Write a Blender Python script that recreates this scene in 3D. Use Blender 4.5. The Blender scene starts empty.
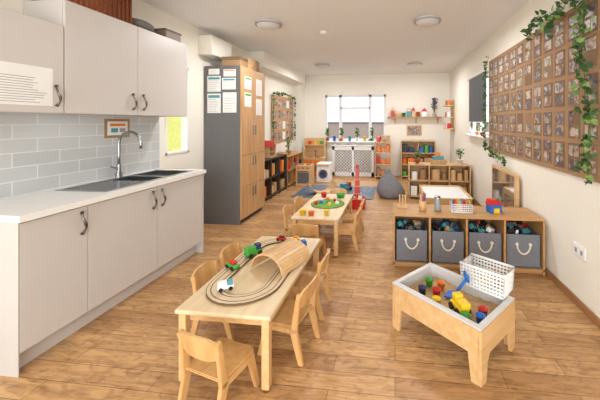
import bpy,bmesh,math,random
from mathutils import Vector,Matrix,Euler
random.seed(4)
S=bpy.context.scene
def lin(c):
    o=[]
    for v in c[:3]:
        v=v/255.0
        o.append(v/12.92 if v<=.04045 else ((v+.055)/1.055)**2.4)
    return tuple(o)+(1.0,)
MC={}
def M(name,col,rough=.5,metal=0.0,var=.06,scale=12,emit=0,bump=0,spec=None):
    if name in MC: return MC[name]
    m=bpy.data.materials.new(name); m.use_nodes=True
    nt=m.node_tree; N=nt.nodes; L=nt.links; b=N['Principled BSDF']
    c=lin(col)
    tc=N.new('ShaderNodeTexCoord'); n=N.new('ShaderNodeTexNoise'); n.inputs['Scale'].default_value=scale
    n.inputs['Detail'].default_value=3
    L.new(tc.outputs['Object'],n.inputs['Vector'])
    r=N.new('ShaderNodeValToRGB')
    r.color_ramp.elements[0].position=.3; r.color_ramp.elements[1].position=.7
    r.color_ramp.elements[0].color=tuple(max(0,x*(1-var)) for x in c[:3])+(1,)
    r.color_ramp.elements[1].color=tuple(min(1,x*(1+var)) for x in c[:3])+(1,)
    L.new(n.outputs['Fac'],r.inputs['Fac']); L.new(r.outputs['Color'],b.inputs['Base Color'])
    b.inputs['Roughness'].default_value=rough; b.inputs['Metallic'].default_value=metal
    if emit:
        L.new(r.outputs['Color'],b.inputs['Emission Color']); b.inputs['Emission Strength'].default_value=emit
    if bump:
        bp=N.new('ShaderNodeBump'); bp.inputs['Strength'].default_value=bump; bp.inputs['Distance'].default_value=.01
        L.new(n.outputs['Fac'],bp.inputs['Height']); L.new(bp.outputs['Normal'],b.inputs['Normal'])
    MC[name]=m; return m
def W(name,c1,c2,axis=0,rough=.4,sc=6):
    if name in MC: return MC[name]
    m=bpy.data.materials.new(name); m.use_nodes=True
    nt=m.node_tree; N=nt.nodes; L=nt.links; b=N['Principled BSDF']
    tc=N.new('ShaderNodeTexCoord'); mp=N.new('ShaderNodeMapping')
    s=[sc*4]*3; s[axis]=sc*.35; mp.inputs['Scale'].default_value=s
    n=N.new('ShaderNodeTexNoise'); n.inputs['Scale'].default_value=1; n.inputs['Detail'].default_value=5; n.inputs['Distortion'].default_value=.6
    L.new(tc.outputs['Object'],mp.inputs['Vector']); L.new(mp.outputs['Vector'],n.inputs['Vector'])
    r=N.new('ShaderNodeValToRGB'); r.color_ramp.elements[0].position=.3; r.color_ramp.elements[1].position=.7
    r.color_ramp.elements[0].color=lin(c1); r.color_ramp.elements[1].color=lin(c2)
    L.new(n.outputs['Fac'],r.inputs['Fac']); L.new(r.outputs['Color'],b.inputs['Base Color'])
    b.inputs['Roughness'].default_value=rough
    MC[name]=m; return m
def photo_mat(name,seedv,cols,scale=9):
    m=bpy.data.materials.new(name); m.use_nodes=True
    nt=m.node_tree; N=nt.nodes; L=nt.links; b=N['Principled BSDF']
    tc=N.new('ShaderNodeTexCoord'); mp=N.new('ShaderNodeMapping'); mp.inputs['Location'].default_value=(seedv*3.1,seedv*1.7,seedv)
    n=N.new('ShaderNodeTexNoise'); n.inputs['Scale'].default_value=scale; n.inputs['Detail'].default_value=2
    L.new(tc.outputs['Object'],mp.inputs['Vector']); L.new(mp.outputs['Vector'],n.inputs['Vector'])
    r=N.new('ShaderNodeValToRGB'); cr=r.color_ramp
    while len(cr.elements)<len(cols): cr.elements.new(.5)
    for i,c in enumerate(cols):
        cr.elements[i].position=.3+.4*i/(len(cols)-1); cr.elements[i].color=lin(c)
    L.new(n.outputs['Fac'],r.inputs['Fac']); L.new(r.outputs['Color'],b.inputs['Base Color'])
    b.inputs['Roughness'].default_value=.4
    MC[name]=m; return m
def brick_mat(name,c1,c2,mortar,bw,rh,ms,coord,rough,grain=None,off=.5,bump=.2):
    m=bpy.data.materials.new(name); m.use_nodes=True
    nt=m.node_tree; N=nt.nodes; L=nt.links; b=N['Principled BSDF']
    tc=N.new('ShaderNodeTexCoord'); sx=N.new('ShaderNodeSeparateXYZ'); cx=N.new('ShaderNodeCombineXYZ')
    L.new(tc.outputs['Object'],sx.inputs[0]); L.new(sx.outputs[coord[0]],cx.inputs[0]); L.new(sx.outputs[coord[1]],cx.inputs[1])
    br=N.new('ShaderNodeTexBrick'); br.inputs['Scale'].default_value=1
    br.inputs['Brick Width'].default_value=bw; br.inputs['Row Height'].default_value=rh; br.inputs['Mortar Size'].default_value=ms
    br.inputs['Mortar Smooth'].default_value=.1; br.offset=off
    br.inputs['Color1'].default_value=lin(c1); br.inputs['Color2'].default_value=lin(c2); br.inputs['Mortar'].default_value=lin(mortar)
    L.new(cx.outputs[0],br.inputs['Vector'])
    out=br.outputs['Color']
    if grain:
        for (sc,lo,p0,p1,dist) in (((2.2,20,1),grain,.32,.62,1.6),((5,9,1),.80,.36,.5,2.5)):
            mp=N.new('ShaderNodeMapping'); mp.inputs['Scale'].default_value=sc
            n=N.new('ShaderNodeTexNoise'); n.inputs['Scale'].default_value=1.5; n.inputs['Detail'].default_value=7; n.inputs['Distortion'].default_value=dist
            L.new(cx.outputs[0],mp.inputs['Vector']); L.new(mp.outputs['Vector'],n.inputs['Vector'])
            r=N.new('ShaderNodeValToRGB'); r.color_ramp.elements[0].position=p0; r.color_ramp.elements[1].position=p1
            r.color_ramp.elements[0].color=(lo,lo*.94,lo*.88,1); r.color_ramp.elements[1].color=(1.05,1.04,1.03,1)
            L.new(n.outputs['Fac'],r.inputs['Fac'])
            mx=N.new('ShaderNodeMix'); mx.data_type='RGBA'; mx.blend_type='MULTIPLY'; mx.inputs['Factor'].default_value=1
            L.new(out,mx.inputs[6]); L.new(r.outputs['Color'],mx.inputs[7]); out=mx.outputs[2]
    L.new(out,b.inputs['Base Color']); b.inputs['Roughness'].default_value=rough
    bp=N.new('ShaderNodeBump'); bp.invert=True; bp.inputs['Strength'].default_value=bump; bp.inputs['Distance'].default_value=.004
    L.new(br.outputs['Fac'],bp.inputs['Height']); L.new(bp.outputs['Normal'],b.inputs['Normal'])
    MC[name]=m; return m

class B:
    def __init__(s,name,loc=(0,0,0),rz=0,tilt=(0,0)):
        s.name=name;s.loc=loc;s.rz=rz;s.tilt=tilt;s.v=[];s.f=[];s.fm=[];s.sm=[];s.mats=[]
    def mi(s,m):
        if m not in s.mats: s.mats.append(m)
        return s.mats.index(m)
    def addbm(s,bm,m,X=None,smooth=False):
        o=len(s.v); bm.verts.ensure_lookup_table()
        for i,v in enumerate(bm.verts): v.index=i
        for v in bm.verts: s.v.append(tuple((X@v.co) if X else v.co))
        k=s.mi(m)
        for f in bm.faces:
            s.f.append([o+v.index for v in f.verts]); s.fm.append(k); s.sm.append(smooth)
        bm.free(); return s
    def raw(s,vs,fs,m,smooth=False):
        o=len(s.v); s.v+= [tuple(v) for v in vs]; k=s.mi(m)
        for f in fs: s.f.append([o+i for i in f]); s.fm.append(k); s.sm.append(smooth)
        return s
    def box(s,c,sz,m,bv=0,rot=(0,0,0),seg=2):
        bm=bmesh.new(); bmesh.ops.create_cube(bm,size=1)
        for v in bm.verts: v.co=Vector((v.co.x*sz[0],v.co.y*sz[1],v.co.z*sz[2]))
        if bv: bmesh.ops.bevel(bm,geom=bm.edges[:],offset=min(bv,min(sz)*.45),segments=seg,affect='EDGES',profile=.5)
        return s.addbm(bm,m,Matrix.Translation(c)@Euler(rot).to_matrix().to_4x4())
    def bx(s,x0,x1,y0,y1,z0,z1,m,bv=0):
        return s.box(((x0+x1)/2,(y0+y1)/2,(z0+z1)/2),(abs(x1-x0),abs(y1-y0),abs(z1-z0)),m,bv)
    def cyl(s,p,q,r,m,r2=None,n=16):
        p=Vector(p);q=Vector(q);r2=r if r2 is None else r2
        d=(q-p); up=Vector((0,0,1)) if abs(d.normalized().z)<.95 else Vector((1,0,0))
        a=d.cross(up).normalized(); b=d.cross(a).normalized()
        vs=[];
        for P,R in((p,r),(q,r2)):
            for i in range(n):
                t=2*math.pi*i/n; vs.append(P+a*math.cos(t)*R+b*math.sin(t)*R)
        s.raw(vs,[[i,(i+1)%n,n+(i+1)%n,n+i][::-1] for i in range(n)],m,True)
        s.raw(vs[:n],[list(range(n))],m); s.raw(vs[n:],[list(range(n))[::-1]],m); return s
    def sph(s,c,r,m,sc=(1,1,1),rot=(0,0,0),n=14):
        bm=bmesh.new(); bmesh.ops.create_uvsphere(bm,u_segments=n,v_segments=max(6,n*2//3),radius=r)
        return s.addbm(bm,m,Matrix.Translation(c)@Euler(rot).to_matrix().to_4x4()@Matrix.Diagonal((sc[0],sc[1],sc[2],1)),True)
    def tube(s,pts,r,m,n=8,closed=False):
        pts=[Vector(p) for p in pts]; k=len(pts); vs=[]; pa=None
        for i,p in enumerate(pts):
            if closed: d=pts[(i+1)%k]-pts[i-1]
            else: d=pts[min(i+1,k-1)]-pts[max(i-1,0)]
            d.normalize()
            if pa is None:
                up=Vector((0,0,1)) if abs(d.z)<.9 else Vector((1,0,0)); a=d.cross(up).normalized()
            else:
                a=(pa-d*pa.dot(d)).normalized()
            pa=a; b=d.cross(a)
            rr=r[i] if isinstance(r,(list,tuple)) else r
            for j in range(n):
                t=2*math.pi*j/n; vs.append(p+a*math.cos(t)*rr+b*math.sin(t)*rr)
        fs=[]
        for i in range(k if closed else k-1):
            for j in range(n):
                i2=(i+1)%k; fs.append([i*n+j,i*n+(j+1)%n,i2*n+(j+1)%n,i2*n+j])
        if not closed: fs+= [list(range(n))[::-1],[ (k-1)*n+j for j in range(n)]]
        return s.raw(vs,fs,m,True)
    def lathe(s,c,prof,m,n=20):
        vs=[];
        for r,z in prof:
            for j in range(n):
                t=2*math.pi*j/n; vs.append((c[0]+r*math.cos(t),c[1]+r*math.sin(t),c[2]+z))
        fs=[]
        for i in range(len(prof)-1):
            for j in range(n): fs.append([i*n+j,i*n+(j+1)%n,(i+1)*n+(j+1)%n,(i+1)*n+j])
        return s.raw(vs,fs,m,True)
    def prism(s,poly,plane,a,b,m,bv=0):
        bm=bmesh.new()
        def P(p,h):
            if plane=='xz': return (p[0],h,p[1])
            if plane=='yz': return (h,p[0],p[1])
            return (p[0],p[1],h)
        lo=[bm.verts.new(P(p,a)) for p in poly]; hi=[bm.verts.new(P(p,b)) for p in poly]; n=len(poly)
        bm.faces.new(lo[::-1]); bm.faces.new(hi)
        for i in range(n): bm.faces.new([lo[i],lo[(i+1)%n],hi[(i+1)%n],hi[i]])
        bmesh.ops.recalc_face_normals(bm,faces=bm.faces[:])
        if bv: bmesh.ops.bevel(bm,geom=bm.edges[:],offset=bv,segments=2,affect='EDGES')
        return s.addbm(bm,m)
    def done(s):
        me=bpy.data.meshes.new(s.name); me.from_pydata(s.v,[],s.f)
        for m in s.mats: me.materials.append(m)
        me.polygons.foreach_set('material_index',s.fm); me.polygons.foreach_set('use_smooth',s.sm); me.update()
        o=bpy.data.objects.new(s.name,me); S.collection.objects.link(o)
        o.location=s.loc; o.rotation_euler=(s.tilt[0],s.tilt[1],s.rz); return o

# ---------- materials
wallM=M('wall_cream',(241,237,225),.8,var=.01,scale=2)
ceilM=M('ceiling_white',(235,235,234),.85,var=.01,scale=2)
whiteM=M('white_paint',(240,240,238),.45,var=.01)
cabM=M('cabinet_taupe',(202,197,192),.38,var=.01)
cabE=M('cabinet_edge',(182,178,174),.4,var=.01)
topM=M('counter_white',(238,237,233),.25,var=.02,scale=60)
steel=M('steel',(170,172,174),.25,1,var=.03)
pewter=M('pewter',(120,110,100),.3,1,var=.05)
beech=W('beech',(208,166,112),(226,188,136),1,.4)
beechT=W('beech_tabletop',(214,188,146),(228,206,168),1,.35)
beechC=W('beech_chair',(200,152,94),(220,176,118),2,.38)
oak=W('oak_unit',(170,124,74),(198,154,100),0,.45)
oakV=W('oak_doors',(178,134,86),(206,164,114),2,.4)
ply=W('plywood',(204,162,108),(224,186,136),0,.4)
darkwood=W('dark_wood',(56,42,34),(82,64,50),1,.5)
charcoal=M('charcoal',(104,103,103),.5,var=.03)
paper=M('paper',(236,236,232),.7,var=.02)
ink=M('ink_text',(150,150,155),.8)
red=M('toy_red',(200,38,34),.35); blue=M('toy_blue',(36,108,195),.35); green=M('toy_green',(70,160,60),.4)
yellow=M('toy_yellow',(240,202,42),.35); orange=M('toy_orange',(230,125,42),.4); pink=M('toy_pink',(212,92,98),.5)
teal=M('toy_teal',(75,150,158),.4); black=M('toy_black',(30,30,32),.4); purple=M('flower_purple',(120,90,140),.8)
navy=M('navy',(45,60,95),.5)
TOYS=[red,blue,green,yellow,orange,teal,whiteM,pink]
leafA=M('leaf_dark',(58,92,44),.6,var=.3); leafB=M('leaf_light',(120,150,76),.6,var=.3)
kraft=M('kraft_brown',(162,128,94),.8,var=.05)
cork=M('cork',(190,150,105),.85,var=.1,scale=60)
wick=M('wicker',(150,84,42),.7,var=.35,scale=40,bump=.6)
wickL=M('wicker_light',(190,154,106),.7,var=.3,scale=40,bump=.6)
terr=M('terracotta',(176,92,60),.7)
greybin=M('felt_grey',(120,122,129),.85,var=.1,scale=60,bump=.3)
rope=M('rope',(232,224,204),.8,var=.1,scale=80)
plast=M('tray_plastic',(208,208,208),.35,var=.02)
sand=M('sand',(200,164,116),.95,var=.2,scale=70,bump=.8)
blind=M('blind_charcoal',(92,95,100),.7,var=.03)
tile=brick_mat('tile_grey',(202,206,207),(191,196,198),(228,229,227),.30,.10,.004,(1,2),.15,bump=.5)
floorM=brick_mat('oak_plank_floor',(206,165,115),(176,134,90),(118,88,58),.95,.12,.0018,(0,1),.42,grain=.68,off=.37,bump=.15)
photos=[photo_mat('photo_print_%d'%i,i+1,c,14) for i,c in enumerate([
 [(50,42,38),(150,115,90),(205,190,175),(80,95,120)],
 [(90,70,55),(190,165,140),(60,80,110),(185,130,60)],
 [(40,60,50),(130,130,105),(195,180,165),(150,65,55)],
 [(180,170,160),(130,105,88),(60,60,80),(205,205,200)]])]

# ---------- room
XL,XR,YB,YF,H=-2.66,1.41,8.0,-2.2,2.70
R=math.radians
b=B('floor'); b.bx(XL-.1,XR+.1,YF-.1,YB+.1,-.1,0,floorM); b.done()
b=B('ceiling'); b.bx(XL-.1,XR+.1,YF-.1,YB+.1,H,H+.1,ceilM); b.done()
def wall(name,axis,pos,t,a0,a1,openings,m):
    b=B(name)
    def seg(p0,p1,z0,z1):
        if p1-p0<1e-4 or z1-z0<1e-4: return
        if axis=='x': b.bx(pos,pos+t,p0,p1,z0,z1,m)
        else: b.bx(p0,p1,pos,pos+t,z0,z1,m)
    cur=a0
    for (o0,o1,z0,z1) in sorted(openings):
        seg(cur,o0,0,H); seg(o0,o1,0,z0); seg(o0,o1,z1,H); cur=o1
    seg(cur,a1,0,H); return b.done()
wall('wall_left','x',XL,-.1,YF,YB,[(3.2,3.6,1.03,2.12)],wallM)
wall('wall_right','x',XR,.1,YF,YB,[(4.75,5.85,1.2,2.15)],wallM)
wall('wall_back','y',YB,.1,XL-.1,XR+.1,[(-1.89,-.24,.91,2.15)],wallM)
wall('wall_front','y',YF,-.1,XL-.1,XR+.1,[(-2.2,1.1,0,2.45)],wallM)  # unseen opening behind the camera, added to let sky light in
b=B('wall_corner_boxing'); b.bx(XL,XL+.2,7.72,YB,0,H,wallM); b.done()
b=B('wall_beam_boxing'); b.bx(XL,XL+.3,5.2,7.72,2.42,H,wallM); b.done()
for nm,a in (('baseboard_right',(XR-.016,XR,YF,YB)),('baseboard_left',(XL,XL+.016,4.75,7.72)),('baseboard_back',(XL+.2,XR-.016,YB-.016,YB))):
    b=B(nm); b.bx(*a,0,.06,whiteM if nm!='baseboard_right' else W('trim_wood',(144,102,64),(170,124,82),1),.003); b.done()
frameM=M('window_frame_upvc',(226,228,230),.4,var=.01)
b=B('window_1')
x0,x1,z0,z1=-1.89,-.24,.91,2.15
for (a,c) in ((x0,x0+.06),(x1-.06,x1)): b.bx(a,c,YB+.02,YB+.08,z0,z1,frameM,.004)
for (a,c) in ((z0,z0+.06),(z1-.06,z1)): b.bx(x0,x1,YB+.02,YB+.08,a,c,frameM,.004)
for xx in (x0+.42,x1-.42): b.bx(xx-.04,xx+.04,YB+.02,YB+.08,z0,z1,frameM,.004)
b.bx(x0+.42,x1-.42,YB+.02,YB+.08,1.77,1.83,frameM,.004)
b.done()
b=B('trim_1'); b.bx(x0-.06,x1+.06,YB-.14,YB+.02,z0-.03,z0,whiteM,.006); b.done()
b=B('window_2')
for a in (4.75,5.27,5.8): b.bx(XR+.03,XR+.08,a,a+.05,1.2,2.15,frameM,.004)
for a in (1.2,2.1): b.bx(XR+.03,XR+.08,4.75,5.85,a,a+.05,frameM,.004)
b.done()
b=B('roller_blind'); b.bx(XR-.028,XR-.022,4.78,5.84,1.42,2.2,blind); b.cyl((XR-.03,4.74,2.22),(XR-.03,5.88,2.22),.026,whiteM); b.bx(XR-.034,XR-.018,4.78,5.84,1.405,1.425,whiteM,.003); b.done()
b=B('trim_2'); b.bx(XR-.1,XR+.03,4.7,5.9,1.17,1.2,whiteM,.006); b.done()
b=B('window_3')
for a in (3.2,3.57): b.bx(XL-.08,XL+.012,a,a+.03,1.03,2.12,whiteM,.004)
for a in (1.03,2.09): b.bx(XL-.08,XL+.012,3.2,3.6,a,a+.03,whiteM,.004)
b.done()
b=B('wall_neighbour_room'); b.bx(XL-1.6,XL-1.5,1.5,6,0,2.7,M('green_paint_glow',(214,214,130),.8,emit=.2)); b.done()  # emission in the paint stands in for light in that room
b=B('ground_outside'); b.bx(-8,8,8.12,14,-.12,-.02,M('paving',(150,148,144),.9)); b.done()
b=B('wall_garden'); b.bx(-6,5,12,12.2,-.02,1.35,M('render_outside',(168,150,142),.9)); b.bx(-6,5,11.96,12.24,1.35,1.42,M('coping',(120,112,108),.9)); b.done()

# ---------- kitchen base
DX=-2.08
def handle(b,x,y,z,h=.13):
    pts=[]
    for i in range(9):
        t=i/8; pts.append((x+.004+.028*math.sin(math.pi*t),y+.009*math.sin(2*math.pi*t),z-h/2+h*t))
    b.tube(pts,[.011,.007,.006,.008,.010,.008,.006,.007,.011],pewter,8)
b=B('kitchen_base_cabinet')
b.bx(XL+.003,DX-.02,1.435,1.455,0,.86,cabM); b.bx(XL+.003,DX-.02,1.455,3.04,.12,.86,cabE)
b.bx(XL+.003,DX-.07,1.455,3.04,0,.12,cabM); b.bx(XL+.003,DX,3.04,3.06,0,.86,cabM)
b.bx(DX-.02,DX,1.435,1.44,0,.86,cabM)
for (a,c) in ((1.443,1.817),(1.822,2.417),(2.422,3.037)): b.bx(DX-.02,DX,a,c,.125,.852,cabM,.003)
for y in (1.775,2.37,2.47): handle(b,DX,y,.745,.15)
hy0,hy1,hx0,hx1=2.0,2.95,-2.54,-2.14
cx0,cx1=XL+.003,-2.055
for a in ((cx0,cx1,1.425,hy0),(cx0,cx1,hy1,3.07),(cx0,hx0,hy0,hy1),(hx1,cx1,hy0,hy1)): b.bx(*a,.862,.9,topM)
b.done()
b=B('kitchen_sink')
def rect(x0,x1,y0,y1,z0,z1,t,m,bb=b):
    bb.bx(x0,x1,y0,y0+t,z0,z1,m); bb.bx(x0,x1,y1-t,y1,z0,z1,m); bb.bx(x0,x0+t,y0+t,y1-t,z0,z1,m); bb.bx(x1-t,x1,y0+t,y1-t,z0,z1,m)
bowl=M('bowl_steel',(130,133,136),.3,1,var=.03)
rect(hx0-.015,hx1+.015,hy0-.015,hy1+.015,.9005,.905,.03,steel)
for (a,c) in ((hy0+.4,hy0+.60),(hy0+.63,hy1-.015)): 
    rect(hx0+.015,hx1-.015,a,c,.9-.035,.903,.004,bowl); b.bx(hx0+.015,hx1-.015,a,c,.863,.866,bowl); b.cyl((hx0+.2,(a+c)/2,.866),(hx0+.2,(a+c)/2,.868),.035,charcoal)
b.bx(hx0+.015,hx1-.015,hy0+.6,hy0+.63,.897,.904,steel); 
b.bx(hx0+.015,hx1-.015,hy0+.015,hy0+.4,.894,.900,steel)
for i in range(8): b.bx(hx0+.03+i*.045,hx0+.04+i*.045,hy0+.03,hy0+.38,.9,.904,steel)
b.done()
b=B('kitchen_tap',(-2.6,2.56,.9005))
b.cyl((0,0,0),(0,0,.04),.028,steel); b.cyl((0,0,.04),(0,0,.12),.019,steel)
pts=[(0,0,.1),(0,0,.2),(0,0,.31)]+[(.115-.115*math.cos(t),0,.31+.115*math.sin(t)) for t in [math.pi*i/10 for i in range(1,11)]]+[(.23,0,.27)]
b.tube(pts,.013,steel,12); b.cyl((0,0,.07),(.02,-.1,.11),.008,steel); b.done()
b=B('wall_tiles'); b.bx(XL+.0005,XL+.0025,YF+1.5,3.12,.9,1.478,tile); b.done()
UX=-2.32
b=B('kitchen_wall_cabinet'); b.bx(XL+.003,UX-.02,1.865,3.12,1.48,2.29,cabM)
for (a,c) in ((1.867,2.472),(2.476,3.118)): b.bx(UX-.02,UX,a,c,1.482,2.288,cabM,.003)
handle(b,UX,2.42,1.60,.14); handle(b,UX,2.53,1.60,.14); b.done()
b=B('kitchen_wall_cabinet'); b.bx(XL+.003,UX-.02,1.05,1.861,1.48,2.10,cabM); b.bx(UX-.02,UX,1.052,1.859,1.482,2.098,cabM,.003); handle(b,UX,1.81,1.60,.14); b.done()
def sheet(name,loc,w,h,normal,m=paper,lines=6,head=None):
    b=B(name,loc); t=.0015
    def q(a0,a1,z0,z1,d,mm):
        if normal=='x': b.bx(0,t*d,a0,a1,z0,z1,mm)
        else: b.bx(a0,a1,-t*d,0,z0,z1,mm)
    q(-w/2,w/2,-h/2,h/2,1,m)
    if head: q(-w*.42,w*.42,h*.28,h*.42,1.6,head)
    for i in range(lines): 
        z=h*.2-i*h*.62/max(1,lines-1); q(-w*.4,w*.4*random.uniform(.3,1),z-h*.007,z+h*.007,1.5,ink)
    return b.done()
sheet('notice_paper',(UX+.0005,1.63,1.655),.32,.255,'x',lines=11)
b=B('wall_poster',(XL+.003,2.6,1.36)); b.bx(0,.004,-.13,.13,-.09,.09,kraft); b.bx(.004,.006,-.105,.105,-.065,.065,paper); b.bx(.006,.007,-.08,.08,.02,.045,orange); b.bx(.006,.007,-.07,.0,-.04,0,teal); b.bx(.006,.007,.02,.08,-.04,0,ink); b.done()
b=B('wicker_hamper',(-2.48,2.17,2.291))
for k in range(14):
    z=.012+k*.02
    b.tube([(-.12,-.29,z),(.12,-.29,z),(.12,.27,z),(-.12,.27,z)],.012,wick,6,True)
b.bx(-.11,.11,-.28,.26,0,.27,wick); b.bx(-.135,.135,-.3,.285,.285,.305,wick,.006)
for k in range(14): b.bx(.125,.137,-.28+k*.041,-.268+k*.041,0,.28,M('wicker_dark',(112,60,30),.7,var=.3))
b.done()
b=B('grey_cloth_bag',(-2.47,2.64,2.291)); b.sph((0,0,.06),.06,M('bag_grey',(120,115,112),.9,bump=.5),(1.8,2.7,1)); b.done()
b=B('storage_tin',(-2.46,2.97,2.291)); b.bx(-.1,.1,-.11,.11,0,.1,M('tin_brown',(130,112,92),.5),.01); b.bx(-.105,.105,-.115,.115,.085,.105,M('tin_lid',(90,80,70),.5),.005); b.done()

# ---------- tall cupboard
b=B('tall_cupboard'); tx0,tx1,ty0,ty1=XL+.02,-2.12,3.91,4.66
b.bx(tx0,tx1,ty0,ty0+.02,0,2.2,charcoal); b.bx(tx0,tx1,ty0+.02,ty1,.06,2.2,charcoal); b.bx(tx0,tx1-.03,ty0+.02,ty1,0,.06,black)
mid=(ty0+ty1)/2
for (a,c) in ((ty0+.004,mid-.002),(mid+.002,ty1-.004)):
    b.bx(tx1,tx1+.02,a,c,.95,2.195,oakV,.002); b.bx(tx1,tx1+.02,a,c,.51,.945,oakV,.002); b.bx(tx1,tx1+.02,a,c,.07,.505,oakV,.002)
for y in (mid-.04,mid+.04):
    for z in (1.3,.85,.4): b.bx(tx1+.02,tx1+.035,y-.006,y+.006,z-.07,z+.07,steel)
b.done()
for (x,z,w,h) in ((-2.50,1.95,.2,.22),(-2.28,1.95,.2,.16),(-2.5,1.68,.2,.27),(-2.27,1.69,.2,.28),(-2.27,2.1,.18,.1),(-2.5,2.12,.16,.08)):
    sheet('notice_paper',(x,ty0-.0005,z),w,h,'y',lines=6,head=random.choice([None,teal,orange]))
for (y,z,h) in ((4.1,1.98,.18),(4.1,1.74,.2),(4.45,1.95,.25),(4.45,1.65,.25)): sheet('notice_paper',(tx1+.0205,y,z),.2,h,'x',lines=6,head=random.choice([None,green]))
b=B('wicker_basket',(-2.3,4.42,2.201))
for k in range(8): b.tube([(-.13,-.16,.012+k*.022),(.13,-.16,.012+k*.022),(.13,.16,.012+k*.022),(-.13,.16,.012+k*.022)],.013,wickL,6,True)
b.bx(-.12,.12,-.15,.15,0,.16,wickL); b.done()
b=B('archive_box',(-2.3,4.1,2.201)); b.bx(-.14,.14,-.1,.1,0,.14,kraft,.004); b.bx(-.145,.145,-.105,.105,.1,.145,M('boxlid',(120,96,70),.7),.004); b.done()
b=B('wall_duct_boxing'); b.bx(XL,XL+.2,3.8,4.3,2.34,2.6,wallM,.004); b.done()

# ---------- ceiling lights
for (x,y) in ((-1.62,3.7),(.4,3.8),(-1.6,6.5),(.43,6.6)):
    b=B('ceiling_light',(x,y,H-.001)); b.lathe((0,0,0),[(.001,0),(.15,0),(.155,-.02),(.145,-.03),(.135,-.05),(.09,-.075),(.001,-.085)],M('light_diffuser',(215,214,210),.3,var=.01),28)
    b.lathe((0,0,0),[(.148,-.022),(.166,-.024),(.162,-.04),(.143,-.036)],M('light_rim',(165,164,162),.4),28); b.done()
b=B('smoke_detector',(-1.0,4.15,H-.001)); b.lathe((0,0,0),[(.001,0),(.055,0),(.055,-.02),(.04,-.035),(.001,-.04)],whiteM); b.done()

# ---------- tables & chairs
def table(name,x0,x1,y0,y1,h=.41):
    b=B(name,((x0+x1)/2,(y0+y1)/2,0)); w=(x1-x0)/2; d=(y1-y0)/2
    b.bx(-w,w,-d,d,h-.025,h,beechT,.008)
    for y in (-d+.05,d-.07): b.bx(-w+.05,w-.05,y,y+.02,h-.08,h-.025,beech)
    for x in (-w+.03,w-.05): b.bx(x,x+.02,-d+.05,d-.05,h-.08,h-.025,beech)
    for sx in(-1,1):
        for sy in(-1,1):
            cx=sx*(w-.035); cy=sy*(d-.035)
            b.box((cx,cy,(h-.025+.015)/2+.0),(.042,.042,h-.04),beech,.005); b.cyl((cx,cy,0),(cx,cy,.02),.018,M('brass_foot',(170,130,60),.35,1))
    return b.done()
T1=(-1.18,-.64,1.485,2.55); T2=(-1.1,-.58,3.07,4.15)
table('childrens_table',*T1); table('childrens_table',*T2)
def chair(x,y,rz):
    b=B('childrens_chair',(x,y,0),rz); m=beechC; k=.91
    poly=[(-.12,-.11),(-.125,.10),(-.105,.12),(.105,.12),(.125,.10),(.12,-.11)]
    b.prism(poly,'xy',.225*k,.24*k,m,.004)
    for sx in(-1,1):
        xx=sx*.117
        def PR(pl,w): b.prism([(p,q*k) for p,q in pl],'yz',xx-w,xx+w,m,.003)
        PR([(.055,.226),(.10,.226),(.150,0),(.120,0)],.011)
        PR([(-.115,.226),(-.065,.226),(-.128,0),(-.158,0)],.011)
        PR([(-.118,.20),(-.075,.20),(-.118,.455),(-.14,.45)],.011)
        PR([(-.10,.19),(.09,.19),(.085,.225),(-.09,.225)],.010)
    n=11; vs=[]
    for i in range(n):
        t=-1+2*i/(n-1); px=t*.13; off=.022*(1-t*t); zt=(.475-.035*abs(t)**4)*k; zb=(.34+.03*abs(t)**4)*k
        for (z,dy) in ((zb,0),(zt,-.028)):
            vs.append((px,-.115+dy-off*.9+.012,z)); vs.append((px,-.115+dy-off*.9-.002,z))
    fs=[]
    for i in range(n-1):
        o=i*4;p=o+4
        fs+=[[o,p,p+2,o+2],[o+1,o+3,p+3,p+1],[o+2,p+2,p+3,o+3],[o,o+1,p+1,p]]
    fs+=[[0,2,3,1],[(n-1)*4,(n-1)*4+1,(n-1)*4+3,(n-1)*4+2]]
    b.raw(vs,fs,m); b.done()
chair(-.885,1.44,R(-14))
chair(-1.17,1.93,R(-90)); chair(-1.17,2.25,R(-90))
chair(-.665,1.84,R(80)); chair(-.66,2.23,R(88))
chair(-.86,2.98,R(-4)); chair(-1.13,3.42,R(-90)); chair(-1.13,3.82,R(-90)); chair(-.55,3.4,R(88)); chair(-.55,3.78,R(93)); chair(-.83,4.25,R(180))

def stadium(hs,r,n=14):
    p=[]
    for i in range(n+1): t=math.pi*i/n; p.append((r*math.cos(t),hs+r*math.sin(t)))
    for i in range(n+1): t=math.pi+math.pi*i/n; p.append((r*math.cos(t),-hs+r*math.sin(t)))
    return p
def ring(b,hs,r0,r1,z0,z1,m):
    A=stadium(hs,r0);C=stadium(hs,r1);n=len(A)
    vs=[(p[0],p[1],z) for z in(z0,z1) for P in(A,C) for p in P]; fs=[]
    for i in range(n):
        j=(i+1)%n
        fs+=[[2*n+i,2*n+j,3*n+j,3*n+i][::-1],[n+i,n+j,3*n+j,3*n+i],[j,i,2*n+i,2*n+j],[i,j,n+j,n+i]]
    b.raw(vs,fs,m)
b=B('wooden_train_track',(-.92,2.02,.4105)); track=W('track_wood',(206,182,146),(222,202,168),0)
ring(b,.25,.135,.22,0,.012,track)
groove=M('track_groove',(110,84,58),.6)
ring(b,.25,.153,.159,.0121,.0126,groove); ring(b,.25,.194,.200,.0121,.0126,groove); ring(b,.25,.132,.136,0,.0123,groove); ring(b,.25,.219,.223,0,.0123,groove)
b.done()
b=B('wooden_tunnel',(-.80,2.05,.4235),R(-20))
n=16; rr=.14
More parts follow.
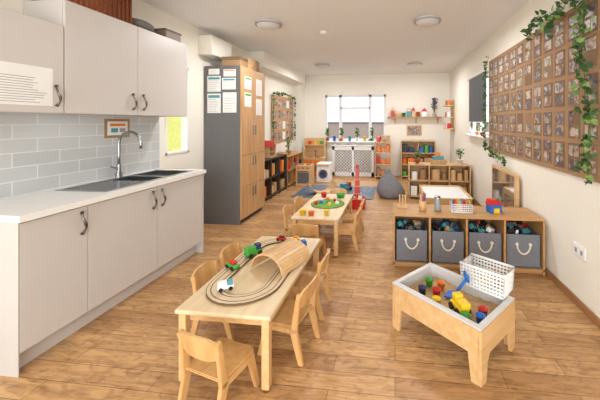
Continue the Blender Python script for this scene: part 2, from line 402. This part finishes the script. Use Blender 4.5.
for i in range(n):
    t0=math.pi*i/n+.006; t1=math.pi*(i+1)/n-.006
    pts=[(rr*math.cos(t0),rr*.82*math.sin(t0)),(rr*math.cos(t1),rr*.82*math.sin(t1)),((rr-.009)*math.cos(t1),(rr*.82-.009)*math.sin(t1)),((rr-.009)*math.cos(t0),(rr*.82-.009)*math.sin(t0))]
    b.prism(pts,'xz',-.15,.15,ply)
for y in(-.14,.14):
    pts=[((rr-.002)*math.cos(math.pi*i/n),y,(rr*.82-.002)*math.sin(math.pi*i/n)) for i in range(n+1)]
    b.tube(pts,.003,ply,5)
b.done()
def car(name,loc,rz,c1,c2,s=1.0,truck=False):
    b=B(name,loc,rz)
    L=.05*s
    b.box((0,0,.022*s),(.04*s,2*L,.022*s),c1,.006*s)
    if truck:
        b.box((0,.028*s,.047*s),(.036*s,.03*s,.032*s),c2,.004*s); b.box((0,-.02*s,.045*s),(.04*s,.055*s,.026*s),c1,.003*s)
    else:
        b.box((0,-.006*s,.042*s),(.034*s,.052*s,.022*s),c2,.008*s)
    for sx in(-1,1):
        for sy in(-1,1): b.cyl((sx*.017*s,sy*.03*s,.013*s),(sx*.026*s,sy*.03*s,.013*s),.013*s,black,n=14)
    return b.done()
tk=.4232
car('toy_car',(-1.1,1.93,tk),R(60),green,red,1.05)
car('toy_tractor',(-1.05,2.13,tk),R(-30),green,navy,1.3,True)
car('toy_train_engine',(-1.0,1.68,tk),R(-60),whiteM,teal,.9,True)
car('toy_car',(-.95,2.43,tk),R(80),red,black,.8)
car('toy_car',(-.83,2.44,tk),R(100),yellow,orange,.75)
car('toy_bus',(-.74,2.36,tk+.0),R(40),blue,whiteM,.75,True)
b=B('grass_play_mat',(-.82,3.62,.411)); b.lathe((0,0,0),[(.001,0),(.2,0),(.205,.006),(.2,.012),(.001,.012)],M('mat_green',(110,155,66),.9,var=.3,scale=30,bump=.6),30); b.done()
for k,(x,y,c) in enumerate(((-.9,3.6,blue),(-.78,3.52,yellow),(-.75,3.7,red),(-.85,3.75,orange),(-.92,3.7,whiteM),(-.83,3.62,teal),(-.7,3.6,whiteM),(-.95,3.55,red))):
    b=B('toy_building_brick',(x,y,.4235),k); b.bx(-.02,.02,-.015,.015,0,.03,c,.003)
    for q in(-.01,.01): b.cyl((q,0,.03),(q,0,.036),.006,c)
    b.done()
def pot(name,x,y,z,r,h,m,inner=None):
    b=B(name,(x,y,z)); b.lathe((0,0,0),[(.001,0),(r*.75,0),(r,h),(r*1.06,h),(r*1.06,h*.94),(r*.9,h*.94),(r*.7,.01),(.001,.01)],m)
    if inner: b.lathe((0,0,0),[(.001,h*.75),(r*.88,h*.75)],inner)
    return b.done()
pot('yellow_tub',-1.0,3.18,.411,.04,.05,yellow,orange); pot('yellow_tub',-.9,3.16,.411,.035,.045,orange,red); pot('orange_cup',-.74,3.2,.411,.03,.05,yellow)
pot('green_bowl',-.72,3.95,.411,.06,.05,green); pot('red_cup',-.95,3.95,.411,.04,.06,red)

# ---------- storage unit with bins
b=B('toy_storage_unit'); x0,x1,y0,y1,h=-.02,1.38,2.95,3.34,.52
b.bx(x0,x1,y0,y1,h-.022,h,oak,.003); b.bx(x0,x1,y0,y1,.03,.052,oak,.002)
n=4; cw=(x1-x0-.02)/n
for i in range(n+1): b.bx(x0+i*cw,x0+i*cw+.02,y0,y1,0 if i in(0,n) else .03,h-.022,oak,.002)
b.bx(x0,x1,y1-.008,y1,.052,h-.022,oak); b.bx(x0+.02,x1-.02,y0+.03,y0+.045,0,.03,oak); b.done()
for i in range(n):
    cx=x0+.01+cw*(i+.5)
    b=B('fabric_storage_bin',(cx,y0+.19,.0525)); w=cw/2-.02; d=.165; hh=.31
    b.bx(-w,w,-d,-d+.01,0,hh,greybin,.004); b.bx(-w,w,d-.01,d,0,hh,greybin,.004); b.bx(-w,-w+.01,-d,d,0,hh,greybin,.004); b.bx(w-.01,w,-d,d,0,hh,greybin,.004); b.bx(-w,w,-d,d,0,.01,greybin)
    b.tube([((.06*math.cos(t)),-d-.008,.22-.09*math.sin(t)) for t in [math.pi*k/8 for k in range(9)]],.008,rope,6)
    b.cyl((-.06,-d-.012,.22),(-.06,-d,.22),.014,rope); b.cyl((.06,-d-.012,.22),(.06,-d,.22),.014,rope)
    for k in range(14): 
        c=random.choice([charcoal,black,black,navy,wickL,teal,whiteM,kraft,red]); b.box((random.uniform(-w+.05,w-.05),random.uniform(-d+.04,d-.04),hh-.03+random.uniform(0,.05)),(.08,.05,.05),c,.01,rot=(random.random(),random.random(),random.random()))
    b.done()
b=B('pencil_pot',(.28,3.1,.521)); b.lathe((0,0,0),[(.001,0),(.035,0),(.035,.1),(.031,.1),(.031,.01),(.001,.01)],ply)
for k in range(10):
    t=k*.63; b.cyl((.01*math.cos(t),.01*math.sin(t),.012),(.03*math.cos(t),.03*math.sin(t),.17+.01*(k%3)),.004,TOYS[k%8],n=6)
b.done()
b=B('glass_jar',(.43,3.12,.521)); b.lathe((0,0,0),[(.001,0),(.03,0),(.032,.02),(.032,.1),(.026,.115),(.026,.13)],M('jar_grey',(150,155,155),.15)); b.lathe((0,0,0),[(.001,.145),(.03,.145),(.03,.125)],steel); b.done()
b=B('crayon_basket',(.66,3.12,.521)); 
for k in range(5): b.tube([(-.1,-.06,.01+k*.018),(.1,-.06,.01+k*.018),(.1,.06,.01+k*.018),(-.1,.06,.01+k*.018)],.004,whiteM,6,True)
for k in range(11):
    for y in(-.06,.06): b.cyl((-.1+k*.02,y,0),(-.1+k*.02,y,.085),.002,whiteM,n=6)
b.bx(-.1,.1,-.06,.06,0,.006,whiteM)
for k in range(22): x=random.uniform(-.08,.08); y=random.uniform(-.04,.04); b.cyl((x,y,.008),(x+random.uniform(-.02,.02),y,.12),.008,[red,blue,green,yellow,orange,teal][k%6],n=6)
b.done()
b=B('toy_workbench',(.98,3.13,.521),R(15)); b.bx(-.06,.06,-.05,.05,0,.08,blue,.01); b.prism([(-.07,.08),(.07,.08),(.02,.13),(-.05,.13)],'xz',-.045,.045,red,.003); b.bx(-.03,.03,-.053,-.048,.0,.05,yellow)
b.cyl((.05,-.02,.08),(.05,-.02,.16),.01,teal); b.done()
b=B('wooden_peg_stand',(.08,3.2,.521)); b.bx(-.05,.05,-.03,.03,0,.02,ply,.003)
for k in(-.03,0,.03): b.cyl((k,0,.02),(k,0,.13),.008,ply)
b.done()

# ---------- sand table
b=B('sand_play_table',(.366,2.04,0),R(-42)); L2,W2=.31,.21
for sy in(-1,1): b.prism([(-L2,.15),(L2,.15),(L2,.30),(-L2,.30)],'xz',sy*W2-.009,sy*W2+.009,beech,.004)
for sx in(-1,1):
    pl=[(-W2-.009,0),(-W2+.05,0),(-W2+.065,.10),(-W2+.09,.14),(W2-.09,.14),(W2-.065,.10),(W2-.05,0),(W2+.009,0),(W2+.009,.30),(-W2-.009,.30)]
    b.prism(pl,'yz',sx*L2-.011,sx*L2+.011,beech,.003)
    for sy in(-1,1): b.prism([(sx*(L2-.01),0),(sx*(L2-.05),0),(sx*(L2-.07),.16),(sx*(L2-.01),.16)],'xz',sy*W2-.008,sy*W2+.008,beech)
r0=L2-.012;r1=W2-.01
def rr_(x0,x1,y0,y1,z0,z1,t,m): rect(x0,x1,y0,y1,z0,z1,t,m,b)
rr_(-r0-.02,r0+.02,-r1-.02,r1+.02,.301,.312,.028,plast); rr_(-r0+.006,r0-.006,-r1+.008,r1-.008,.19,.311,.006,plast); b.bx(-r0+.01,r0-.01,-r1+.012,r1-.012,.185,.19,plast)
gx,gy=26,18; vs=[];fs=[]
for i in range(gx+1):
    for j in range(gy+1):
        x=-r0+.013+(2*r0-.026)*i/gx; y=-r1+.015+(2*r1-.030)*j/gy
        vs.append((x,y,.232+.010*math.sin(x*17+1)*math.cos(y*21)+random.uniform(-.004,.004)))
for i in range(gx):
    for j in range(gy): a=i*(gy+1)+j; fs.append([a,a+gy+1,a+gy+2,a+1])
b.raw(vs,fs,sand,True); b.done()
SM=Matrix.Translation((.366,2.04,0))@Matrix.Rotation(R(-42),4,'Z')
def SP(x,y,z): return tuple(SM@Vector((x,y,z)))
b=B('toy_digger',SP(.1,-.06,.243),R(20)); b.box((0,0,.035),(.07,.12,.028),yellow,.008); b.box((0,.024,.072),(.055,.048,.05),yellow,.006); b.box((0,-.04,.065),(.06,.07,.034),yellow,.004); b.box((0,.05,.075),(.04,.004,.025),navy)
for sx in(-1,1):
    for y in(-.035,.035): b.cyl((sx*.03,y,.02),(sx*.046,y,.02),.021,black)
b.done()
b=B('toy_spade',SP(.0,.04,.25),R(-50)); b.cyl((0,0,.01),(.06,.05,.13),.010,blue); b.tube([(.03,.07,.13),(.03,.07,.16),(.09,.03,.16),(.09,.03,.13)],.008,blue,6,True); b.box((-.02,-.016,.012),(.06,.07,.012),blue,.004,rot=(.3,-.3,0)); b.done()
for (x,y,c) in ((-.09,-.03,red),(.22,.0,red),(.18,-.13,green),(-.2,.04,green),(-.17,-.08,navy),(-.03,-.12,yellow),(.24,-.07,blue),(-.12,.07,orange)):
    pot('sand_mould',*SP(x,y,.240),.028,.05,c)
b=B('white_plastic_basket',SP(.14,.215,.3135),R(-38))
bw_,bd_=.135,.085
for k in range(7):
    s=1+.06*k/6; z=.006+k*.023; b.tube([(-bw_*s,-bd_*s,z),(bw_*s,-bd_*s,z),(bw_*s,bd_*s,z),(-bw_*s,bd_*s,z)],.0055 if k<6 else .009,whiteM,6,True)
for k in range(14):
    x=-bw_+k*bw_*2/13
    for y in(-1,1): b.cyl((x,y*bd_,0),(x*1.06,y*bd_*1.06,.14),.004,whiteM,n=6)
for k in range(9):
    y=-bd_+k*bd_/4
    for x in(-1,1): b.cyl((x*bw_,y,0),(x*bw_*1.06,y*1.06,.14),.004,whiteM,n=6)
b.bx(-bw_,bw_,-bd_,bd_,0,.005,whiteM); b.sph((0,0,.04),.03,ply,(1.5,1,1)); b.sph((.06,.02,.035),.03,kraft); b.done()

# ---------- right wall photo board
b=B('photo_display_board'); by0,by1,bz0,bz1=1.6,4.66,1.0,2.32
b.bx(XR-.02,XR-.001,by0,by1,bz0,bz1,kraft,.003)
cols=15;rows=5
cd1=M('card_dark',(128,100,74),.8); cd2=M('card_mid',(146,116,86),.8)
for i in range(cols):
    for j in range(rows):
        cy=by0+.11+(by1-by0-.22)*i/(cols-1)+random.uniform(-.006,.006); cz=bz0+.15+(bz1-bz0-.3)*j/(rows-1)+random.uniform(-.008,.008)
        b.bx(XR-.0225,XR-.0198,cy-.078,cy+.078,cz-.11,cz+.11,cd1 if (i+j)%3 else cd2)
        for dz in(-.052,.052):
            for dy in((-.035,.035) if random.random()<.35 else (0,)):
                ww=.03 if dy else .058
                if random.random()<.9: b.bx(XR-.024,XR-.0224,cy+dy-ww,cy+dy+ww,cz+dz-.042,cz+dz+.042,random.choice(photos))
b.done()
def ivy(name,paths,dens=110,sp=.05,sz=.035,thick=(1,1,1)):
    b=B(name)
    for P in paths:
        P=[Vector(p) for p in P]; b.tube(P,.003,leafA,5)
        for i in range(len(P)-1):
            seg=P[i+1]-P[i]
            for k in range(int(seg.length*dens)):
                c=P[i]+seg*random.random()+Vector((-abs(random.gauss(0,sp*.5))*thick[0],random.gauss(0,sp)*thick[1],random.gauss(0,sp)*thick[2]))
                E=Euler((random.uniform(-3,3),random.uniform(-3,3),random.uniform(-3,3))).to_matrix(); s=sz*random.uniform(.6,1.3)
                vs=[c+E@Vector(q)*s for q in ((0,-1,0),(.7,-.5,.1),(.5,.2,0),(0,1,-.2),(-.5,.2,0),(-.7,-.5,.1))]
                b.raw(vs,[[0,1,2,3],[0,3,4,5]],random.choice([leafA,leafA,leafB]))
    return b.done()
xx=XR-.07
ivy('ivy_garland',[[(xx,4.66,1.0),(xx,4.68,1.6),(xx,4.66,2.2),(xx,4.5,2.36)],[(xx,4.66,1.05),(xx,4.3,.98),(xx,4.0,.97),(xx,3.8,.95)]],dens=75,sz=.026,sp=.028)
ivy('ivy_garland',[[(xx,3.25,2.30),(xx,2.95,2.36),(xx,2.7,2.28),(xx,2.45,2.4),(xx,2.2,2.36),(xx,1.7,2.42)],[(xx,2.30,2.4),(xx,2.34,1.9),(xx,2.25,1.5),(xx,2.28,1.0)]],dens=140,sz=.028,sp=.042)
b=B('double_socket',(XR-.001,2.48,.43)); b.bx(-.01,0,-.075,.075,-.045,.045,whiteM,.004)
for y in(-.035,.035): b.bx(-.0115,-.01,y-.012,y+.012,-.02,.015,ink); b.bx(-.013,-.01,y-.005,y+.005,.02,.032,whiteM)
b.done()

b=B('framed_mirror',(1.35,3.95,.53)); b.bx(-.01,.03,-.42,.42,-.18,.3,ply,.004); b.bx(-.013,-.0095,-.38,.38,-.15,.27,M('mirror_glass',(225,228,230),.06,.9)); 
b.bx(-.02,.035,-.4,-.36,-.53,-.18,ply); b.bx(-.02,.035,.36,.4,-.53,-.18,ply); b.done()
b=B('light_play_table',(.70,4.45,0)); w,d=.32,.42
b.bx(-w,w,-d,-d+.03,.34,.42,ply,.006); b.bx(-w,w,d-.03,d,.34,.42,ply,.006); b.bx(-w,-w+.03,-d,d,.34,.42,ply,.006); b.bx(w-.03,w,-d,d,.34,.42,ply,.006)
b.bx(-w+.02,w-.02,-d+.02,d-.02,.37,.40,whiteM)
for sx in(-1,1):
    for sy in(-1,1): b.box((sx*(w-.025),sy*(d-.025),.17),(.045,.045,.34),ply,.004)
b.bx(-w+.04,w-.04,-d+.04,d-.04,.12,.135,ply); b.done()
def shelf(name,x0,x1,y0,y1,h,nc,nr,m,face,fill=TOYS,toe=.04,big=1.0):
    b=B(name); t=.02
    b.bx(x0,x1,y0,y1,h-t,h,m,.002); b.bx(x0,x1,y0,y1,toe,toe+t,m)
    ax=(face in('-y','y'))
    if face=='-y': b.bx(x0,x1,y1-.006,y1,toe,h,m)
    else: b.bx(x0,x0+.006,y0,y1,toe,h,m)
    A0,A1=(x0,x1) if ax else (y0,y1)
    for i in range(nc+1):
        a=A0+(A1-A0-t)*i/nc
        if ax: b.bx(a,a+t,y0,y1,0 ,h-t,m)
        else: b.bx(x0,x1,a,a+t,0,h-t,m)
    rh=(h-t-toe-t)/nr
    for j in range(1,nr):
        z=toe+t+rh*j
        b.bx(x0,x1,y0,y1,z-t/2,z+t/2,m)
    for i in range(nc):
        for j in range(nr):
            z=toe+t+rh*j+(t/2 if j else 0); a=A0+t+(A1-A0-t)*i/nc+.02; e=A0+(A1-A0-t)*(i+1)/nc-.02
            while a<e-.05:
                wv=min(e-a,random.uniform(.05,.14)*big); hv=rh*random.uniform(.35,.72); c=random.choice(fill)
                k=random.random()
                if ax:
                    if k<.6: b.bx(a,a+wv*.9,y0+.03,y1-.05,z,z+hv,c,.006)
                    else: b.cyl((a+wv/2,(y0+y1)/2-.05,z),(a+wv/2,(y0+y1)/2-.05,z+hv),min(.1,wv*.42),c)
                else:
                    if k<.7: b.bx(x0+.05,x1-.03,a,a+wv*.9,z,z+hv,c,.006)
                    else: b.cyl(((x0+x1)/2+.05,a+wv/2,z),((x0+x1)/2+.05,a+wv/2,z+hv),min(.1,wv*.42),c)
                a+=wv+.015
    return b.done()
shelf('low_bookshelf',.25,1.36,5.6,5.92,.64,3,2,ply,'-y',[wickL,kraft,whiteM,teal,ply,green,cork],big=1.5)
shelf('dark_toy_shelf',XL+.02,-2.28,4.95,6.15,.74,3,2,darkwood,'x',[wickL,whiteM,kraft,wickL,ply,orange,teal],big=1.8)
shelf('wooden_toy_shelf',XL+.02,-2.28,6.2,7.3,.68,3,2,oak,'x',[wickL,whiteM,red,teal,navy,charcoal,orange],big=1.6)
def plant(name,x,y,z,pr,ph,pm,hh,lm=None,n=40,sp=.08,sz=.03):
    b=B(name,(x,y,z)); b.lathe((0,0,0),[(.001,0),(pr*.75,0),(pr,ph),(pr*1.08,ph),(pr*1.08,ph*.85),(pr*.9,ph*.85),(.001,ph*.85)],pm,14)
    lm=lm or [leafA,leafB]
    for k in range(n):
        t=random.random()*6.28; r=random.random()*sp; zt=ph+random.uniform(.25,1)*hh; c=Vector((r*math.cos(t),r*math.sin(t),zt))
        if k%4==0: b.cyl((0,0,ph*.8),tuple(c),.002,leafA,n=4)
        E=Euler((random.uniform(-3,3),random.uniform(-3,3),random.uniform(-3,3))).to_matrix()
        vs=[c+E@Vector(q)*sz for q in ((0,-1,0),(.5,0,.1),(0,1,0),(-.5,0,.1))]; b.raw(vs,[[0,1,2,3]],random.choice(lm))
    return b.done()
plant('potted_plant',.42,5.75,.641,.05,.08,terr,.15); plant('potted_plant',1.2,5.75,.641,.06,.09,whiteM,.18)
plant('potted_plant',-2.45,5.1,.741,.05,.08,terr,.22); plant('potted_plant',-2.45,6.7,.681,.06,.09,wickL,.3,n=60)
b=B('wooden_doll_house',(-2.46,5.6,.741)); b.bx(-.12,.12,-.16,.16,0,.015,ply)
for y in(-.15,.15): b.bx(-.1,.1,y-.008,y+.008,.015,.2,ply)
b.bx(-.1,-.09,-.15,.15,.015,.2,whiteM); b.bx(-.1,.1,-.15,.15,.1,.11,ply); b.prism([(-.18,.2),(.18,.2),(0,.32)],'yz',-.1,.1,red); b.done()
b=B('wicker_tray',(-2.46,6.35,.681)); b.lathe((0,0,0),[(.001,0),(.1,0),(.12,.07),(.11,.07),(.095,.012),(.001,.012)],wickL); b.done()
plant('potted_plant',XR-.06,4.85,1.201,.035,.06,terr,.1,n=30,sp=.03,sz=.02); plant('potted_plant',XR-.06,5.15,1.201,.035,.06,orange,.1,n=30,sp=.03,sz=.02); plant('potted_plant',XR-.06,5.5,1.201,.04,.07,whiteM,.14,n=40,sp=.03,sz=.02)
b=B('toy_box_stack',(.8,5.76,.641)); b.bx(-.14,.14,-.08,.08,0,.08,wickL,.006); b.bx(-.1,.1,-.07,.07,.08,.14,teal,.006); b.bx(-.06,.04,-.05,.05,.14,.2,orange,.006); b.done()
b=B('cork_noticeboard'); b.bx(XL+.001,XL+.02,6.22,7.6,.95,2.02,cork,.003)
for i in range(5):
    for j in range(4): cy=6.42+i*.25; cz=1.1+j*.25; b.bx(XL+.02,XL+.0225,cy-.09,cy+.09,cz-.09,cz+.09,random.choice(photos+[paper]))
b.done()
ivy('ivy_border',[[(XL+.06,6.2,.95),(XL+.06,6.2,2.05),(XL+.06,6.9,2.07),(XL+.06,7.6,2.05),(XL+.06,7.6,.95)]],dens=45,sz=.03,sp=.02,thick=(0,1,1))

# ---------- back wall
b=B('wall_shelf'); b.bx(-.2,1.18,YB-.2,YB-.002,1.53,1.555,oak,.003)
for x in(0,.55,1.1): b.prism([(YB-.18,1.53),(YB-.002,1.53),(YB-.002,1.38)],'yz',x-.01,x+.01,ply)
b.done()
xx=-.1; k=0
while xx<.82:
    w=random.uniform(.08,.15); hh=random.uniform(.12,.26); c=[red,wickL,green,teal,ply,orange,whiteM,kraft][k%8]; k+=1
    if k%3==0: pot('storage_pot',xx+w/2,YB-.1,1.556,w*.42,hh*.8,c)
    else:
        b=B('toy_house_ornament' if k%2 else 'storybook_stack',(xx+w/2,YB-.1,1.556)); b.bx(-w/2,w/2,-.06,.06,0,hh*.6,c,.004)
        if k%2: b.prism([(-w/2-.01,hh*.6),(w/2+.01,hh*.6),(0,hh)],'xz',-.065,.065,red if c!=red else ply)
        else: b.bx(-w/2+.01,w/2-.01,-.055,.055,hh*.6,hh*.75,paper); b.bx(-w/2,w/2,-.06,.06,hh*.75,hh*.85,orange)
        b.done()
    xx+=w+.02
plant('lavender_pot',1.0,YB-.13,1.556,.05,.1,whiteM,.38,[purple,leafA,purple],n=110,sp=.08,sz=.03)
b=B('corner_toy_shelf'); 
for z in(1.25,1.52,1.8): b.bx(1.19,XR-.003,7.3,7.7,z,z+.02,ply,.002)
b.bx(1.39,XR-.003,7.3,7.7,1.2,1.95,ply)
for j,z in enumerate((1.27,1.54,1.82)):
    for q in range(3): b.cyl((1.28,7.37+q*.13,z),(1.28,7.37+q*.13,z+.12),.045,[red,whiteM,orange,charcoal,wickL][(j+q)%5])
b.done()
for k,(x,c) in enumerate(((-1.8,terr),(-1.62,blue),(-1.42,orange),(-1.2,teal),(-1.0,whiteM),(-.8,yellow),(-.6,green),(-.4,red))):
    if k%2: pot('plant_pot',x,YB-.07,.911,.045,.13,c)
    else: plant('potted_plant',x,YB-.07,.911,.045,.09,c,.26,n=60,sp=.055,sz=.034)
b=B('radiator_cover',(-1.1,YB-.11,0)); 
b.bx(-.55,.55,-.1,.09,.78,.81,whiteM,.005); b.bx(-.55,-.49,-.08,.09,0,.78,whiteM); b.bx(.49,.55,-.08,.09,0,.78,whiteM); b.bx(-.03,.03,-.08,-.06,0,.78,whiteM)
b.bx(-.55,.55,-.08,-.06,.68,.78,whiteM); b.bx(-.55,.55,-.08,-.06,0,.1,whiteM); b.bx(-.49,.49,-.02,.08,.1,.68,M('radiator_grey',(180,177,172),.5))
for k in range(-12,13):
    x=k*.08
    for sgn in(-1,1):
        xa,xb=x-.29*sgn,x+.29*sgn
        za,zb=.1,.68
        def cl(x_): return min(.49,max(-.49,x_))
        ya=za+(cl(xa)-xa)/(xb-xa)*(zb-za); yb=za+(cl(xb)-xa)/(xb-xa)*(zb-za)
        if abs(cl(xa)-cl(xb))>.02: b.cyl((cl(xa),-.07,ya),(cl(xb),-.07,yb),.006,whiteM,n=4)
b.done()
b=B('play_kitchen',(-2.05,7.5,0)); 
b.bx(-.27,.27,-.15,.2,0,.5,ply,.005); b.bx(-.29,.29,-.17,.2,.5,.525,ply,.004); b.bx(-.27,.27,.17,.2,.525,1.0,ply); b.bx(-.27,.27,0,.2,.82,.84,ply); b.bx(-.27,-.25,0,.2,.525,1.0,ply); b.bx(.25,.27,0,.2,.525,1.0,ply)
b.bx(-.25,-.01,-.156,-.148,.06,.46,orange,.003); b.bx(.01,.25,-.156,-.148,.06,.46,orange,.003)
b.cyl((.13,-.165,.28),(.13,-.15,.28),.08,charcoal); 
for x in(-.12,.1): b.cyl((x,-.02,.525),(x,-.02,.53),.07,black)
pts=[(.0,.12,.525),(.0,.12,.65),(.0,.08,.69),(.0,.03,.65)]; b.tube(pts,.01,steel,8)
for k,x in enumerate((-.15,0,.15)): b.cyl((x,.1,.84),(x,.1,.93),.04,[red,yellow,green][k])
b.done()
b=B('toy_washing_machine',(-1.68,7.05,0)); b.bx(-.16,.16,-.15,.15,0,.45,whiteM,.015); b.cyl((0,-.165,.2),(0,-.15,.2),.11,steel,n=24); b.cyl((0,-.17,.2),(0,-.165,.2),.08,navy,n=24); b.bx(-.14,.14,-.156,-.15,.36,.42,ply); b.done()
b=B('toy_cooker',(-2.02,6.6,0)); b.bx(-.17,.17,-.15,.15,0,.46,ply,.008); b.bx(-.13,.13,-.158,-.15,.06,.3,charcoal,.004); b.cyl((-.12,-.175,.33),(.12,-.175,.33),.008,steel)
for x in(-.1,0,.1): b.cyl((x,-.165,.4),(x,-.15,.4),.018,red)
for x in(-.08,.08): b.cyl((x,0,.46),(x,0,.467),.055,black)
b.done()
b=B('orange_toy_stand',(-.3,7.6,0)); 
for z in(.05,.35,.65,.9): b.bx(-.2,.2,-.14,.14,z,z+.02,ply,.003)
for x in(-.2,.18): b.bx(x,x+.02,-.14,.14,0,.92,ply)
for z in(.07,.37,.67,.92):
    for q in range(3): b.bx(-.16+q*.12,-.07+q*.12,-.1,.06,z,z+random.uniform(.1,.2),random.choice([orange,red,orange,wickL,kraft]),.01)
b.done()
shelf('book_display',.15,1.0,7.6,7.95,.95,2,3,ply,'-y',[teal,navy,blue,green,wickL,black,orange,charcoal],big=1.6)
g=M('beanbag_grey',(128,128,132),.95,var=.15,scale=30,bump=.8)
b=B('grey_beanbag',(-.08,5.75,0)); n=24
prof=[(.001,0),(.2,0),(.25,.05),(.26,.13),(.22,.24),(.15,.34),(.09,.42),(.05,.46),(.06,.49),(.001,.5)]
vs=[]
for i,(r,z) in enumerate(prof):
    for j in range(n):
        t=2*math.pi*j/n; q=r*(1+.07*math.sin(3*t+i*.7)+.04*math.sin(7*t+i)); vs.append((q*math.cos(t)-z*.12,q*math.sin(t),z))
fs=[[i*n+j,i*n+(j+1)%n,(i+1)*n+(j+1)%n,(i+1)*n+j] for i in range(len(prof)-1) for j in range(n)]
b.raw(vs,fs,g,True); b.done()
b=B('play_rug',(-1.2,6.05,0)); b.bx(-.75,.8,-.6,.5,.0005,.012,photo_mat('rug_pattern',5,[(60,85,115),(115,135,152),(48,66,92),(150,158,160)],7),.004); b.done()
b=B('toy_crate',(-.64,4.95,0)); b.bx(-.14,.14,-.12,.12,0,.02,red)
for sy in(-1,1): b.bx(-.14,.14,sy*.12-.01,sy*.12+.01,.0,.16,red,.004)
for sx in(-1,1): b.bx(sx*.14-.01,sx*.14+.01,-.12,.12,0,.16,red,.004)
for q in range(6): b.box((random.uniform(-.09,.09),random.uniform(-.07,.07),.12+.02*q*.5),(.07,.06,.05),[navy,wickL,charcoal,orange,teal,whiteM][q],.01,rot=(q,q*.4,q*.2))
b.done()
b=B('pink_play_tower',(-.66,5.25,0)); b.bx(-.13,.13,-.12,.12,0,.06,pink,.01); b.prism([(-.06,.06),(.06,.06),(.02,.62),(-.02,.62)],'xz',-.03,.03,pink,.004); b.sph((0,0,.63),.03,red)
for z in(.15,.28,.4): b.bx(-.08+.06*z,.08-.06*z,-.04,.04,z,z+.02,ply,.003)
b.done()
b=B('wooden_stool',(-1.1,5.1,0)); b.cyl((0,0,.2),(0,0,.225),.13,ply,n=24)
for t in(0.8,2.4,3.9,5.5): b.cyl((.07*math.cos(t),.07*math.sin(t),.2),(.1*math.cos(t),.1*math.sin(t),0),.012,ply)
b.done()
b=B('wooden_balance_board',(-1.45,5.85,.013),R(30)); n=10
for i in range(n):
    t0=R(200+140*i/n);t1=R(200+140*(i+1)/n); c=.3
    b.prism([(c*math.cos(t0),c+c*math.sin(t0)),(c*math.cos(t1),c+c*math.sin(t1)),((c-.015)*math.cos(t1),c+(c-.015)*math.sin(t1)),((c-.015)*math.cos(t0),c+(c-.015)*math.sin(t0))],'xz',-.12,.12,ply)
b.done()
car('ride_on_truck',(-1.0,6.1,.013),R(-40),teal,red,2.6,True)
b=B('framed_picture',(.5,YB-.001,1.2)); b.bx(-.2,.2,-.015,0,-.14,.14,ply,.003); b.bx(-.17,.17,-.018,-.014,-.11,.11,photos[1]); b.done()

# ---------- lights
def area(name,loc,rot,sx,sy,p,col=(.96,.98,1)):
    l=bpy.data.lights.new(name,'AREA'); l.shape='RECTANGLE'; l.size=sx; l.size_y=sy; l.energy=p; l.color=col
    o=bpy.data.objects.new(name,l); S.collection.objects.link(o); o.location=loc; o.rotation_euler=rot; return o
for i,(x,y) in enumerate(((-1.62,3.7),(.4,3.8),(-1.6,6.5),(.43,6.6))):
    l=bpy.data.lights.new('ceiling_lamp','AREA'); l.shape='DISK'; l.size=.35; l.energy=22; l.color=(.98,.98,1)
    o=bpy.data.objects.new('ceiling_lamp',l); S.collection.objects.link(o); o.location=(x,y,H-.1)
area('sky_daylight_back',(-1.06,9.2,3.3),(R(-50),0,0),2.4,1.2,170)
area('window_daylight_right',(XR+.12,5.3,1.68),(0,R(90),0),.9,1.0,18)
area('front_fill_unseen',(-.55,YF-.15,1.25),(R(90),0,0),3.2,2.4,150)  # added fill lamp, unseen behind the camera, brightens the room
w=bpy.data.worlds.new('World'); S.world=w; w.use_nodes=True
bg=w.node_tree.nodes['Background']; bg.inputs['Color'].default_value=(.9,.95,1,1); bg.inputs['Strength'].default_value=1.6
S.view_settings.view_transform='Standard'
# ---------- camera
cd=bpy.data.cameras.new('Camera'); cam=bpy.data.objects.new('Camera',cd); S.collection.objects.link(cam)
cam.location=(0,0,1.42); cam.rotation_euler=(R(90),0,math.atan(35/300)); cd.sensor_width=36; cd.lens=18; cd.shift_x=-.1; cd.shift_y=-.13; cd.clip_start=.02
S.camera=cam
